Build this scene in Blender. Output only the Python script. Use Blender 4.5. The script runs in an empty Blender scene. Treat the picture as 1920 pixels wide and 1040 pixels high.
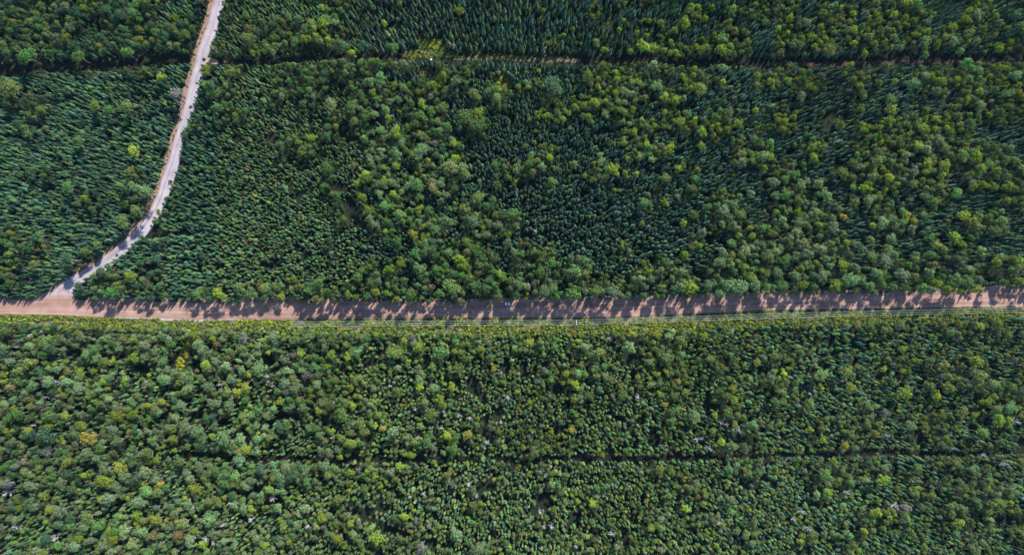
import bpy, math, random
import numpy as np
from mathutils import Vector, Matrix, Euler

# ------------------------------------------------------------------ camera, sky, sun, exposure
SC = bpy.context.scene
COL = SC.collection
W0, H0, FPX = 1920.0, 1040.0, 1120.0            # the photo's frame and focal length in its pixels
CAM_H = 420.0
_d = Vector((940 - 960, -(600 - 520), -FPX)).normalized()      # where straight down falls in the frame
CAM_R = _d.rotation_difference(Vector((0, 0, -1))).to_matrix()
cam = bpy.data.cameras.new('camera'); cam.lens = 36.0 * FPX / W0; cam.sensor_width = 36.0
cam.clip_start = 1.0; cam.clip_end = 20000.0
camo = bpy.data.objects.new('camera', cam); COL.objects.link(camo)
camo.matrix_world = Matrix.Translation((0, 0, CAM_H)) @ CAM_R.to_4x4()
SC.camera = camo

SUN_EL, SUN_AZ = math.radians(41), math.radians(30)            # azimuth measured from +Y towards +X
world = bpy.data.worlds.new('World'); SC.world = world; world.use_nodes = True
nt = world.node_tree
bg = nt.nodes.get('Background') or nt.nodes.new('ShaderNodeBackground')
sky = nt.nodes.new('ShaderNodeTexSky'); sky.sky_type = 'NISHITA'; sky.sun_disc = False
sky.ozone_density = 4.0; sky.air_density = 1.2; sky.dust_density = 0.3; sky.sun_elevation = SUN_EL; sky.sun_rotation = SUN_AZ
nt.links.new(sky.outputs['Color'], bg.inputs['Color']); bg.inputs['Strength'].default_value = 0.12
sun = bpy.data.lights.new('sun', 'SUN'); sun.energy = 4.8; sun.angle = math.radians(0.5); sun.color = (1.0, 0.96, 0.90)
suno = bpy.data.objects.new('sun', sun); COL.objects.link(suno)
sdir = Vector((math.sin(SUN_AZ) * math.cos(SUN_EL), math.cos(SUN_AZ) * math.cos(SUN_EL), math.sin(SUN_EL)))
suno.rotation_euler = sdir.to_track_quat('Z', 'Y').to_euler()
SC.view_settings.view_transform = 'Standard'; SC.view_settings.look = 'None'
SC.view_settings.exposure = 1.04; SC.view_settings.gamma = 1.0

rnd = random.Random(7)
rng = np.random.default_rng(11)

# ------------------------------------------------------------------ photo pixel <-> place
_R = np.array(CAM_R)
def ground(px, py, z=0.0):
    v = _R @ np.array((px - 960.0, -(py - 520.0), -FPX))
    t = (z - CAM_H) / v[2]
    return float(v[0] * t), float(v[1] * t)
def project(x, y, z):
    p = np.stack([np.asarray(x, float), np.asarray(y, float), np.asarray(z, float) - CAM_H], 0)
    c = _R.T @ p.reshape(3, -1)
    return 960.0 + FPX * c[0] / -c[2], 520.0 - FPX * c[1] / -c[2]

# ------------------------------------------------------------------ helpers
def mat(name, col=(0.5, 0.5, 0.5), rough=0.9, spec=0.2, metal=0.0):
    m = bpy.data.materials.new(name); m.use_nodes = True
    b = m.node_tree.nodes['Principled BSDF']
    b.inputs['Base Color'].default_value = (*col, 1); b.inputs['Roughness'].default_value = rough
    b.inputs['Specular IOR Level'].default_value = spec; b.inputs['Metallic'].default_value = metal
    return m
def noise_mat(name, cols, scale=0.1, detail=8.0, rough=0.95, pos=None, bump=0.0):
    m = mat(name, cols[0], rough, 0.1); t = m.node_tree; b = t.nodes['Principled BSDF']
    tc = t.nodes.new('ShaderNodeTexCoord'); n = t.nodes.new('ShaderNodeTexNoise'); r = t.nodes.new('ShaderNodeValToRGB')
    n.inputs['Scale'].default_value = scale; n.inputs['Detail'].default_value = detail; n.inputs['Roughness'].default_value = 0.7
    t.links.new(tc.outputs['Object'], n.inputs['Vector']); t.links.new(n.outputs['Fac'], r.inputs['Fac'])
    pos = pos or [0.3 + 0.4 * i / (len(cols) - 1) for i in range(len(cols))]
    while len(r.color_ramp.elements) < len(cols): r.color_ramp.elements.new(0.5)
    for e, p, c in zip(r.color_ramp.elements, pos, cols): e.position = p; e.color = (*c, 1)
    t.links.new(r.outputs['Color'], b.inputs['Base Color'])
    if bump:
        bp = t.nodes.new('ShaderNodeBump'); bp.inputs['Strength'].default_value = bump; bp.inputs['Distance'].default_value = 0.3
        t.links.new(n.outputs['Fac'], bp.inputs['Height']); t.links.new(bp.outputs['Normal'], b.inputs['Normal'])
    return m
def leaf_mat(name, trans=0.22, var=0.35):
    """foliage: the hue of the single tree (its own 'tint'), varied from leaf clump to leaf clump"""
    m = bpy.data.materials.new(name); m.use_nodes = True; t = m.node_tree; t.nodes.clear()
    out = t.nodes.new('ShaderNodeOutputMaterial'); mix = t.nodes.new('ShaderNodeMixShader')
    df = t.nodes.new('ShaderNodeBsdfDiffuse'); tr = t.nodes.new('ShaderNodeBsdfTranslucent')
    at = t.nodes.new('ShaderNodeAttribute'); at.attribute_type = 'INSTANCER'; at.attribute_name = 'tint'
    ge = t.nodes.new('ShaderNodeNewGeometry'); mr = t.nodes.new('ShaderNodeMapRange')
    mr.inputs['To Min'].default_value = 1 - var; mr.inputs['To Max'].default_value = 1 + var
    t.links.new(ge.outputs['Random Per Island'], mr.inputs['Value'])
    mu = t.nodes.new('ShaderNodeVectorMath'); mu.operation = 'SCALE'
    t.links.new(at.outputs['Vector'], mu.inputs[0]); t.links.new(mr.outputs['Result'], mu.inputs['Scale'])
    t.links.new(mu.outputs['Vector'], df.inputs['Color']); t.links.new(mu.outputs['Vector'], tr.inputs['Color'])
    mix.inputs['Fac'].default_value = trans
    t.links.new(df.outputs[0], mix.inputs[1]); t.links.new(tr.outputs[0], mix.inputs[2]); t.links.new(mix.outputs[0], out.inputs['Surface'])
    return m

class MB:
    def __init__(s): s.v = []; s.f = []; s.m = []
    def face(s, pts, mi=0):
        i = len(s.v); s.v += [tuple(p) for p in pts]; s.f.append(tuple(range(i, i + len(pts)))); s.m.append(mi)
    def tube(s, p0, p1, r0, r1, n=6, mi=0, cap=True):
        p0 = Vector(p0); p1 = Vector(p1); d = (p1 - p0).normalized()
        a = d.orthogonal().normalized(); b = d.cross(a); i = len(s.v)
        for p, r in ((p0, r0), (p1, r1)):
            for k in range(n):
                w = 2 * math.pi * k / n; s.v.append(tuple(p + (a * math.cos(w) + b * math.sin(w)) * r))
        for k in range(n): s.f.append((i + k, i + (k + 1) % n, i + n + (k + 1) % n, i + n + k)); s.m.append(mi)
        if cap:
            s.f.append(tuple(i + n + k for k in range(n))); s.m.append(mi)
            s.f.append(tuple(i + n - 1 - k for k in range(n))); s.m.append(mi)
    def box(s, c, d, mi=0, bev=0.0):
        x, y, z = d[0] / 2, d[1] / 2, d[2] / 2; i = len(s.v)
        t = 1 - bev
        for (zz, k) in ((-z, 1), (z, t)):
            for (a, b) in ((-x, -y), (x, -y), (x, y), (-x, y)): s.v.append((c[0] + a * k, c[1] + b * k, c[2] + zz))
        for q in ((3, 2, 1, 0), (4, 5, 6, 7), (0, 1, 5, 4), (1, 2, 6, 5), (2, 3, 7, 6), (3, 0, 4, 7)):
            s.f.append(tuple(i + k for k in q)); s.m.append(mi)
    def prism(s, prof, y0, y1, mi=0):
        """an outline in the x-z plane, pushed from y0 to y1"""
        i = len(s.v); n = len(prof)
        for y in (y0, y1):
            for (x, z) in prof: s.v.append((x, y, z))
        s.f.append(tuple(i + k for k in range(n))); s.m.append(mi)
        s.f.append(tuple(i + n + n - 1 - k for k in range(n))); s.m.append(mi)
        for k in range(n): s.f.append((i + (k + 1) % n, i + k, i + n + k, i + n + (k + 1) % n)); s.m.append(mi)
    def add(s, o, off=0):
        i = len(s.v); s.v += o.v; s.f += [tuple(i + k for k in f) for f in o.f]; s.m += [k + off for k in o.m]
    def mesh(s, name, mats):
        me = bpy.data.meshes.new(name); me.from_pydata(s.v, [], s.f)
        for m in mats: me.materials.append(m)
        me.polygons.foreach_set('material_index', s.m); me.update()
        return me
def link(name, me, parent=None, loc=None):
    o = bpy.data.objects.new(name, me); COL.objects.link(o)
    if parent: o.parent = parent
    if loc: o.location = loc
    return o
def tag(o, label=None, cat=None, group=None, kind=None):
    for k, v in (('label', label), ('category', cat), ('group', group), ('kind', kind)):
        if v: o[k] = v
    return o

# value noise on numpy arrays
def vnoise(x, y, seed):
    xi = np.floor(x).astype(np.int64); yi = np.floor(y).astype(np.int64); fx = x - xi; fy = y - yi
    fx = fx * fx * (3 - 2 * fx); fy = fy * fy * (3 - 2 * fy)
    def h(a, b):
        n = (a * 374761393 + b * 668265263 + seed * 974634777) & 0xffffffff
        n = ((n ^ (n >> 13)) * 1274126177) & 0xffffffff
        return ((n ^ (n >> 16)) & 0xffff) / 65535.0
    return (h(xi, yi) * (1 - fx) + h(xi + 1, yi) * fx) * (1 - fy) + (h(xi, yi + 1) * (1 - fx) + h(xi + 1, yi + 1) * fx) * fy
def fbm(x, y, seed, o=3):
    s = 0; a = 1; t = 0
    for k in range(o): s = s + a * vnoise(x * 2 ** k, y * 2 ** k, seed + k * 17); t += a; a *= 0.5
    return s / t

# ------------------------------------------------------------------ outlines read off the photo (pixels)
GR_L = [(440, -120), (416, -45), (401, 0), (389, 50), (370, 100), (365, 125), (357, 150), (346, 200), (331, 250), (321, 285), (314, 310), (305, 335),
        (297, 360), (287, 385), (277, 400), (262, 422), (247, 440), (222, 460), (200, 478), (172, 500), (140, 515), (118, 530), (96, 547), (70, 562)]
GR_R = [(452, -120), (430, -45), (416, 0), (402, 50), (391, 100), (374, 125), (369, 150), (356, 200), (339, 250), (334, 285), (330, 310), (322, 335),
        (311, 360), (298, 385), (290, 400), (280, 422), (262, 440), (240, 460), (218, 480), (190, 500), (162, 515), (138, 530), (130, 546), (132, 562)]
ROAD_T = [(-160, 562), (0, 560), (45, 559), (60, 560), (132, 560), (150, 562), (280, 565), (370, 566), (420, 567), (500, 563), (590, 567), (700, 567), (880, 567),
          (950, 565), (1000, 562), (1160, 562), (1250, 559), (1300, 556), (1390, 556), (1430, 551), (1565, 551), (1680, 549), (1800, 547), (1850, 542), (1920, 540), (2080, 538)]
ROAD_B = [(-160, 586), (0, 588), (125, 590), (200, 594), (300, 596), (375, 599), (505, 598), (705, 597), (855, 595), (985, 595), (1135, 595), (1247, 591),
          (1307, 587), (1422, 581), (1477, 580), (1590, 579), (1715, 577), (1810, 575), (1915, 575), (2080, 574)]
VERGE_B = [(-160, 602), (0, 604), (100, 607), (200, 610), (330, 613), (400, 615), (480, 616), (600, 618), (700, 621), (800, 623), (900, 621), (1000, 622), (1100, 621),
           (1180, 621), (1250, 617), (1350, 611), (1450, 608), (1550, 604), (1650, 601), (1800, 597), (1920, 595), (2080, 593)]
# bands of open ground (x, top, bottom)
TRACK_W = [(-160, 124, 147), (0, 121, 142), (100, 117, 135), (200, 113, 130), (290, 102, 122), (340, 104, 116), (372, 104, 116)]
TRACK_E = [(388, 106, 119), (410, 111, 120), (470, 113, 120), (500, 112, 119), (600, 104, 112), (700, 104, 110), (760, 104, 110), (850, 99, 112), (950, 98, 112), (1000, 104, 116), (1080, 105, 117),
           (1180, 108, 120), (1300, 112, 121), (1440, 112, 124), (1560, 112, 124), (1650, 104, 122), (1750, 103, 119), (1800, 106, 118), (1920, 106, 117), (2080, 104, 116)]
TRACK_S = [(325, 846, 853), (380, 847, 853), (430, 852, 859), (500, 853, 861), (560, 855, 861), (640, 856, 866), (700, 854, 865), (720, 856, 862), (800, 855, 861), (900, 853, 860), (1000, 855, 862),
           (1100, 853, 862), (1200, 855, 864), (1350, 850, 858), (1500, 848, 854), (1680, 842, 853), (1800, 847, 852), (1920, 846, 852), (2080, 845, 851)]
TRACK_B = [(655, 930, 938), (668, 946, 956), (690, 962, 974), (712, 976, 986), (742, 988, 996), (770, 996, 1003)]
CLEAR = [(805, 83, 23, 8), (822, 86, 12, 7), (780, 103, 30, 8), (832, 103, 25, 8), (945, 155, 15, 12), (800, 134, 22, 6), (1857, 526, 14, 24), (1780, 172, 4, 15), (1776, 190, 4, 8), (1790, 112, 8, 8), (655, 392, 11, 20), (672, 410, 9, 18),
         (640, 352, 14, 8), (696, 678, 16, 9), (372, 775, 10, 8), (236, 664, 10, 8), (545, 775, 26, 6), (510, 672, 12, 9), (268, 690, 10, 9), (1275, 285, 9, 6), (1395, 410, 6, 9), (1330, 448, 8, 8), (1560, 215, 10, 9),
         (1030, 205, 12, 6), (885, 720, 9, 20), (905, 745, 9, 10), (950, 690, 6, 14), (1040, 725, 16, 10), (1185, 668, 14, 16), (352, 655, 8, 20), (340, 682, 9, 12), (1090, 420, 8, 5), (975, 345, 5, 10), (1600, 110, 18, 8)]
def interp(tbl, x, k=1):
    a = np.array(tbl, float); return np.interp(x, a[:, 0], a[:, k])
def in_gravel(px, py, ml=9.0, mr=0.0):
    l = np.array(GR_L, float); r = np.array(GR_R, float)
    xl = np.interp(py, l[:, 1], l[:, 0]) - ml; xr = np.interp(py, r[:, 1], r[:, 0]) + mr
    return (px > xl) & (px < xr) & (py < 565)
def open_mask(px, py, grow=0.0, tracks=True):
    """True where the photo shows open ground, track, road or verge"""
    wob = (fbm(px / 26.0 + 3, py / 26.0 + 7, 61) - 0.5) * 13.0
    m = in_gravel(px, py, 8.0 + grow, grow)
    m |= (py > interp(ROAD_T, px) - grow) & (py < interp(VERGE_B, px) + grow + wob)
    for t in (TRACK_W, TRACK_E, TRACK_S, TRACK_B):
        if t in (TRACK_S, TRACK_B) and not tracks: continue
        sh = wob * 0.3; th = -0.5 if t is TRACK_S else 0.0
        m |= (px > t[0][0]) & (px < t[-1][0]) & (py > interp(t, px, 1) - grow + sh - th) & (py < interp(t, px, 2) + grow + sh + th)
    for (cx, cy, rx, ry) in CLEAR: m |= ((px - cx) / (rx + grow)) ** 2 + ((py - cy) / (ry + grow)) ** 2 < 1
    return m

# ------------------------------------------------------------------ the ground, roads and tracks
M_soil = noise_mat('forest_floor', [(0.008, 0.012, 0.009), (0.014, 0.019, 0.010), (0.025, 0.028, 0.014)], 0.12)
M_dirt = mat('dirt_road', (0.3, 0.22, 0.2), 0.95, 0.1)
M_gravel = mat('gravel', (0.3, 0.27, 0.29), 0.95, 0.1)
M_bank = noise_mat('red_soil', [(0.10, 0.055, 0.045), (0.20, 0.115, 0.09), (0.25, 0.17, 0.13), (0.08, 0.09, 0.03)], 0.5)
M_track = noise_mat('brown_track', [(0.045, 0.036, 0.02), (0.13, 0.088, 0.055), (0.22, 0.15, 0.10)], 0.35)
M_shade = noise_mat('painted_track_shade', [(0.010, 0.010, 0.009), (0.022, 0.017, 0.014)], 0.3)  # tree shade on the tracks, put into the ground colour
M_shade_brown = noise_mat('brown_track_shade', [(0.02, 0.017, 0.013), (0.05, 0.032, 0.026), (0.10, 0.06, 0.05)], 0.3)  # reddish brown soil with tree shade painted into its colour
M_verge = noise_mat('verge_grass', [(0.02, 0.035, 0.012), (0.045, 0.065, 0.02), (0.10, 0.105, 0.04), (0.17, 0.135, 0.10)], 0.25, pos=[0.3, 0.43, 0.54, 0.63])
M_meadow = noise_mat('meadow_grass', [(0.055, 0.07, 0.012), (0.17, 0.17, 0.018), (0.25, 0.21, 0.04)], 0.45)
def _road_nodes(M_, lo, hi, dk, br, f):
    t = M_.node_tree; b = t.nodes['Principled BSDF']
    tc = t.nodes.new('ShaderNodeTexCoord'); at = t.nodes.new('ShaderNodeAttribute'); at.attribute_name = 'across'
    mp = t.nodes.new('ShaderNodeMapping'); mp.inputs['Scale'].default_value = (0.02, 1, 1)
    n1 = t.nodes.new('ShaderNodeTexNoise'); n1.inputs['Scale'].default_value = 0.12; n1.inputs['Detail'].default_value = 9
    n2 = t.nodes.new('ShaderNodeTexNoise'); n2.inputs['Scale'].default_value = 0.9; n2.inputs['Detail'].default_value = 4
    cx = t.nodes.new('ShaderNodeCombineXYZ'); sx = t.nodes.new('ShaderNodeSeparateXYZ')
    t.links.new(tc.outputs['Object'], n1.inputs['Vector']); t.links.new(tc.outputs['Object'], sx.inputs[0]); al = t.nodes.new('ShaderNodeAttribute'); al.attribute_name = 'along'
    k = t.nodes.new('ShaderNodeMath'); k.operation = 'MULTIPLY'; k.inputs[1].default_value = 0.006
    t.links.new(al.outputs['Fac'], k.inputs[0]); t.links.new(k.outputs[0], cx.inputs['X'])
    k2 = t.nodes.new('ShaderNodeMath'); k2.operation = 'MULTIPLY'; k2.inputs[1].default_value = f
    t.links.new(at.outputs['Fac'], k2.inputs[0]); t.links.new(k2.outputs[0], cx.inputs['Y'])
    t.links.new(cx.outputs[0], n2.inputs['Vector'])
    r1 = t.nodes.new('ShaderNodeValToRGB'); r2 = t.nodes.new('ShaderNodeValToRGB')
    for r, cs in ((r1, [(0.3, lo), (0.7, hi)]), (r2, [(0.35, (dk, dk, dk)), (0.65, (br, br, br))])):
        for e, (p, c) in zip(r.color_ramp.elements, cs): e.position = p; e.color = (*c, 1)
    t.links.new(n1.outputs['Fac'], r1.inputs['Fac']); t.links.new(n2.outputs['Fac'], r2.inputs['Fac'])
    mx = t.nodes.new('ShaderNodeMix'); mx.data_type = 'RGBA'; mx.blend_type = 'MULTIPLY'; mx.inputs['Factor'].default_value = 1
    t.links.new(r1.outputs[0], mx.inputs['A']); t.links.new(r2.outputs[0], mx.inputs['B']); t.links.new(mx.outputs['Result'], b.inputs['Base Color'])
_road_nodes(M_dirt, (0.235, 0.136, 0.106), (0.35, 0.222, 0.18), 0.68, 1.15, 9.0)
_road_nodes(M_gravel, (0.26, 0.222, 0.24), (0.36, 0.315, 0.34), 0.72, 1.12, 4.5)
def resample(pts, step):
    a = np.array(pts, float); d = np.r_[0, np.cumsum(np.hypot(*np.diff(a, axis=0).T))]
    s = np.linspace(0, d[-1], max(2, int(d[-1] / step)))
    return np.stack([np.interp(s, d, a[:, 0]), np.interp(s, d, a[:, 1])], 1)
def ribbon(name, A, B, z, m, kind='structure', n=8, wob=0.35, crown=0.0, seed=1, step=2.0):
    """a sheet between two outlines on the ground (given in metres), with worn uneven edges"""
    a = resample(A, step); k = len(a); b = np.array(B, float)
    d = np.r_[0, np.cumsum(np.hypot(*np.diff(b, axis=0).T))]; s = np.linspace(0, d[-1], k)
    b = np.stack([np.interp(s, d, b[:, 0]), np.interp(s, d, b[:, 1])], 1)
    v = []; f = []; acc = []; alo = []
    ja = (fbm(np.arange(k) * 0.35, np.zeros(k), seed) - 0.5) * 2 * wob; jb = (fbm(np.arange(k) * 0.35, np.zeros(k) + 9.5, seed + 5) - 0.5) * 2 * wob
    for i in range(k):
        w = b[i] - a[i]; L = np.hypot(*w) + 1e-6; w = w / L
        p, q = a[i] + w * ja[i], b[i] + w * jb[i]
        for j in range(n + 1):
            t = j / n; c = p * (1 - t) + q * t
            v.append((c[0], c[1], z + crown * (1 - (2 * t - 1) ** 2))); acc.append(t); alo.append(i * step)
    for i in range(k - 1):
        for j in range(n):
            o = i * (n + 1) + j; f.append((o, o + n + 1, o + n + 2, o + 1))
    me = bpy.data.meshes.new(name); me.from_pydata(v, [], f); me.materials.append(m)
    me.attributes.new('across', 'FLOAT', 'POINT').data.foreach_set('value', acc)
    me.attributes.new('along', 'FLOAT', 'POINT').data.foreach_set('value', alo)
    me.update()
    o = link(name, me); tag(o, kind=kind)
    if me.polygons[0].normal.z < 0: me.flip_normals()
    return o
def G(pts, dy=0.0, dx=0.0): return [ground(p[0] + dx, p[1] + dy) for p in pts]

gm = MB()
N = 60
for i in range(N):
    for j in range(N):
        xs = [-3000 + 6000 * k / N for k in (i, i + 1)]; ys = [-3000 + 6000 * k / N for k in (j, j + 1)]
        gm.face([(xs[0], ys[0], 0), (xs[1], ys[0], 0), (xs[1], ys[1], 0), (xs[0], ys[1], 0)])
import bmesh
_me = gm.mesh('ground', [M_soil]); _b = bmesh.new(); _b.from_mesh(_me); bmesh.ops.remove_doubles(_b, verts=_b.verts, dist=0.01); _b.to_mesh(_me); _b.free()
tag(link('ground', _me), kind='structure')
ribbon('verge', G(ROAD_B, -3), G(VERGE_B, 6), 0.03, M_verge, seed=3, wob=1.2)
ribbon('dirt_road', G(ROAD_T, -7), G(ROAD_B), 0.06, M_dirt, seed=4, n=12, crown=0.12, wob=0.5)
# the light shoulder left of the middle, and the junction's fan
ribbon('road_shoulder', G([(200, 593), (300, 596), (375, 599), (450, 598)]), G([(200, 594.5), (300, 600), (372, 603), (450, 599)]), 0.045, M_gravel, seed=6, n=3)
GR_W = 21.0
_l = np.array(GR_L, float); _t = np.gradient(_l, axis=0); _t /= np.hypot(_t[:, 0], _t[:, 1])[:, None]
_right = np.stack([-_t[:, 1], _t[:, 0]], 1); _right[_right[:, 0] < 0] *= -1
GR_TRUE = [tuple(p + q * GR_W) for p, q in zip(_l, _right)]
ribbon('bank', G([tuple(p - q * 9) for p, q in zip(_l, _right)]), G([tuple(p + q * 3) for p, q in zip(_l, _right)]), 0.05, M_bank, seed=8, wob=1.3, n=4)
ribbon('gravel_road', G(GR_L[:-2]), G(GR_TRUE[:-2]), 0.09, M_gravel, seed=9, wob=0.6, n=6)
ribbon('junction', G([(118, 530), (104, 541), (74, 552), (30, 562)]), G([(138, 527), (134, 540), (140, 553), (150, 566)]), 0.075, noise_mat('worn_gravel', [(0.20, 0.145, 0.135), (0.29, 0.23, 0.225), (0.38, 0.33, 0.345)], 0.25), seed=10, n=8, wob=0.8)
for q, (x0, x1, mm) in enumerate(((380, 800, M_shade), (850, 1090, M_track), (1090, 1440, M_shade), (1440, 2080, M_shade_brown))):
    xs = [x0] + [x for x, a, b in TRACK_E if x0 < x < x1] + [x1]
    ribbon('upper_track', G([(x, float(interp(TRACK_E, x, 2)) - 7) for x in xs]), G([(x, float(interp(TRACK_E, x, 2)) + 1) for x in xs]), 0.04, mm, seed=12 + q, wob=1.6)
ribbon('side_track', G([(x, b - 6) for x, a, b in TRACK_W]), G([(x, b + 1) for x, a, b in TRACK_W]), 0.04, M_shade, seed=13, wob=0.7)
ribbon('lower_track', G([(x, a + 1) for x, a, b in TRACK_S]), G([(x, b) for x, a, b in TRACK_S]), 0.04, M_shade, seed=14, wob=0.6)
ribbon('sandy_patch', G([(386, 108), (395, 108), (408, 113)]), G([(384, 120), (396, 121), (412, 121)]), 0.1, noise_mat('sand', [(0.26, 0.16, 0.11), (0.36, 0.25, 0.19)], 0.5), seed=15, n=4)
def patch(name, cx, cy, rx, ry, m, z, seed, kind='structure'):
    v = [(*ground(cx, cy), z)]; k = 36
    for i in range(k):
        w = 2 * math.pi * i / k; q = 0.8 + 0.45 * float(fbm(np.array([2 + 1.6 * math.cos(w)]), np.array([2 + 1.6 * math.sin(w)]), seed)[0])
        v.append((*ground(cx + rx * q * math.cos(w), cy + ry * q * math.sin(w)), z))
    me = bpy.data.meshes.new(name); me.from_pydata(v, [], [(0, 1 + (i + 1) % k, 1 + i) for i in range(k)]); me.materials.append(m); me.update()
    if me.polygons[0].normal.z < 0: me.flip_normals()
    return tag(link(name, me), kind=kind)
patch('meadow', 805, 84, 24, 9, M_meadow, 0.03, 21)
patch('meadow', 945, 156, 17, 14, M_meadow, 0.03, 22)
patch('meadow', 795, 102, 45, 8, M_track, 0.02, 23)
patch('bare_ground', 1779, 176, 4, 18, noise_mat('grey_soil', [(0.05, 0.045, 0.045), (0.14, 0.12, 0.125)], 0.5), 0.03, 24)

# ------------------------------------------------------------------ tree prototypes
M_leaf = leaf_mat('leaves', 0.2, 0.45); M_needle = leaf_mat('needles', 0.08, 0.6)
M_bark = noise_mat('pale_bark', [(0.16, 0.15, 0.13), (0.35, 0.33, 0.30)], 1.5)
M_bark2 = noise_mat('dark_bark', [(0.05, 0.04, 0.035), (0.11, 0.09, 0.075)], 1.5)
M_dead = noise_mat('bleached_wood', [(0.28, 0.27, 0.275), (0.52, 0.51, 0.515)], 1.2)

def rvec(r):
    while True:
        v = Vector((r.uniform(-1, 1), r.uniform(-1, 1), r.uniform(-1, 1)))
        if 0.05 < v.length < 1: return v.normalized()
def leaf(mb, p, n, s, r):
    t = n.cross(rvec(r))
    if t.length < 0.05: t = n.orthogonal()
    t.normalize(); b = n.cross(t)
    mb.face([p + t * s * r.uniform(.7, 1.2), p + b * s * r.uniform(.5, .9), p - t * s * r.uniform(.7, 1.2), p - b * s * r.uniform(.5, .9)])
def make_broadleaf(seed, lobes=12, per=62, flat=0.8):
    """unit tree: height 1, crown radius 1 (x, y are scaled by the crown radius, z by the height)"""
    r = random.Random(seed); c = MB(); w = MB()
    cz, rz = 0.66, 0.30
    cs = [(Vector((0.0, 0.0, cz + rz * 0.55)), 0.52)]
    for i in range(lobes):
        a = 2 * math.pi * (i * 0.381966 + r.uniform(-.12, .12)); q = math.sqrt((i + 0.6) / lobes) * 0.76 * r.uniform(.6, 1.3)
        zz = cz + rz * (0.8 * math.sqrt(max(0, 1 - q * q)) - 0.25) * r.uniform(.5, 1.15)
        cs.append((Vector((q * math.cos(a), q * math.sin(a), zz)), r.uniform(0.2, 0.46)))
    for (o, lr) in cs:
        for k in range(int(per * (0.5 + 1.3 * lr))):
            d = rvec(r)
            if d.z < -0.35: d.z *= -0.6; d.normalize()
            rad = lr * r.uniform(.6, 1.22)
            p = o + Vector((d.x * rad, d.y * rad, d.z * rad * 0.36))       # z squashed: one unit of z is a whole tree
            n = (Vector((d.x, d.y, d.z)) + Vector((0, 0, .15)) + rvec(r) * 0.6).normalized()
            t = n.cross(rvec(r)); t = t.normalized() if t.length > .05 else n.orthogonal().normalized(); b = n.cross(t)
            s = r.uniform(0.06, 0.125)
            q = []
            for (u, v_) in ((1, 0.15), (0.1, 0.7), (-1, -0.1), (-.15, -0.75)):
                e = (t * u + b * v_) * s * r.uniform(.75, 1.2)
                q.append((p.x + e.x, p.y + e.y, p.z + e.z * 0.27))
            c.face(q)
    w.tube((0, 0, -0.02), (0, 0, .45), .055, .04, 6); w.tube((0, 0, .45), (0.03, 0.02, .85), .04, .012, 6)
    for (o, lr) in cs[1::2]: w.tube((0, 0, 0.36 + 0.12 * r.random()), tuple(o), .026, .008, 4, cap=False)
    return c, w
def make_spruce(seed, layers=11):
    """unit conifer: height 1, foot radius 1"""
    r = random.Random(seed); c = MB(); w = MB()
    for i in range(layers):
        f = i / (layers - 1); z = 0.10 + 0.85 * f; L = (1 - f ** 1.5) ** 0.8 * 0.95 + 0.07
        if i < 2: L *= 0.8 + 0.1 * i
        k = max(5, int(round(9 - 3 * f))); a0 = r.uniform(0, 6.28)
        for j in range(k):
            a = a0 + 2 * math.pi * j / k + r.uniform(-.2, .2); l = L * r.uniform(.6, 1.3); hw = l * r.uniform(.26, .38)
            ca, sa = math.cos(a), math.sin(a); zb = z + 0.035 + r.uniform(-.01, .015)
            def P(u, v_, dz): return (ca * u - sa * v_, sa * u + ca * v_, dz)
            base = P(0, 0, zb + 0.02); tip = P(l, 0, zb - 0.075 * l - 0.02); m = P(l * .5, 0, zb - 0.015)
            s1 = P(l * .58, hw, zb - 0.034 * (0.4 + l)); s2 = P(l * .58, -hw, zb - 0.034 * (0.4 + l))
            c.face([base, s1, m]); c.face([s1, tip, m]); c.face([base, m, s2]); c.face([m, tip, s2])
    c.tube((0, 0, 0.9), (0, 0, 1.02), .05, .005, 5)
    w.tube((0, 0, -0.02), (0, 0, .95), .10, .012, 6)
    return c, w
def make_snag(seed, twigs=26):
    r = random.Random(seed); b = MB(); w = MB()
    lean = Vector((r.uniform(-.25, .25), r.uniform(-.25, .25), 1))
    w.tube((0, 0, -0.02), tuple(lean * 0.55), .075, .05, 6); w.tube(tuple(lean * 0.55), (lean.x + r.uniform(-.2, .2), lean.y + r.uniform(-.2, .2), 1.0), .05, .012, 6)
    for k in range(twigs):
        f = r.uniform(.42, .97); p = lean * f; a = r.uniform(0, 6.28); l = (1.15 - f) * r.uniform(.9, 1.9)
        e = p + Vector((math.cos(a) * l, math.sin(a) * l, r.uniform(.02, .14)))
        b.tube(tuple(p), tuple(e), .032, .008, 4, cap=False)
        for q in range(2):
            m = p.lerp(e, r.uniform(.4, .8)); a2 = a + r.uniform(-.9, .9); l2 = l * r.uniform(.25, .5)
            b.tube(tuple(m), (m.x + math.cos(a2) * l2, m.y + math.sin(a2) * l2, m.z + r.uniform(0, .07)), .018, .006, 3, cap=False)
    return b, w
def make_bush(seed, n=70):
    r = random.Random(seed); c = MB()
    for k in range(n):
        d = rvec(r); d.z = abs(d.z); rad = r.uniform(.55, 1.0); p = Vector((d.x * rad, d.y * rad, d.z * rad))
        leaf(c, p, (d + rvec(r) * 0.5).normalized(), r.uniform(.16, .30), r)
    return c

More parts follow.
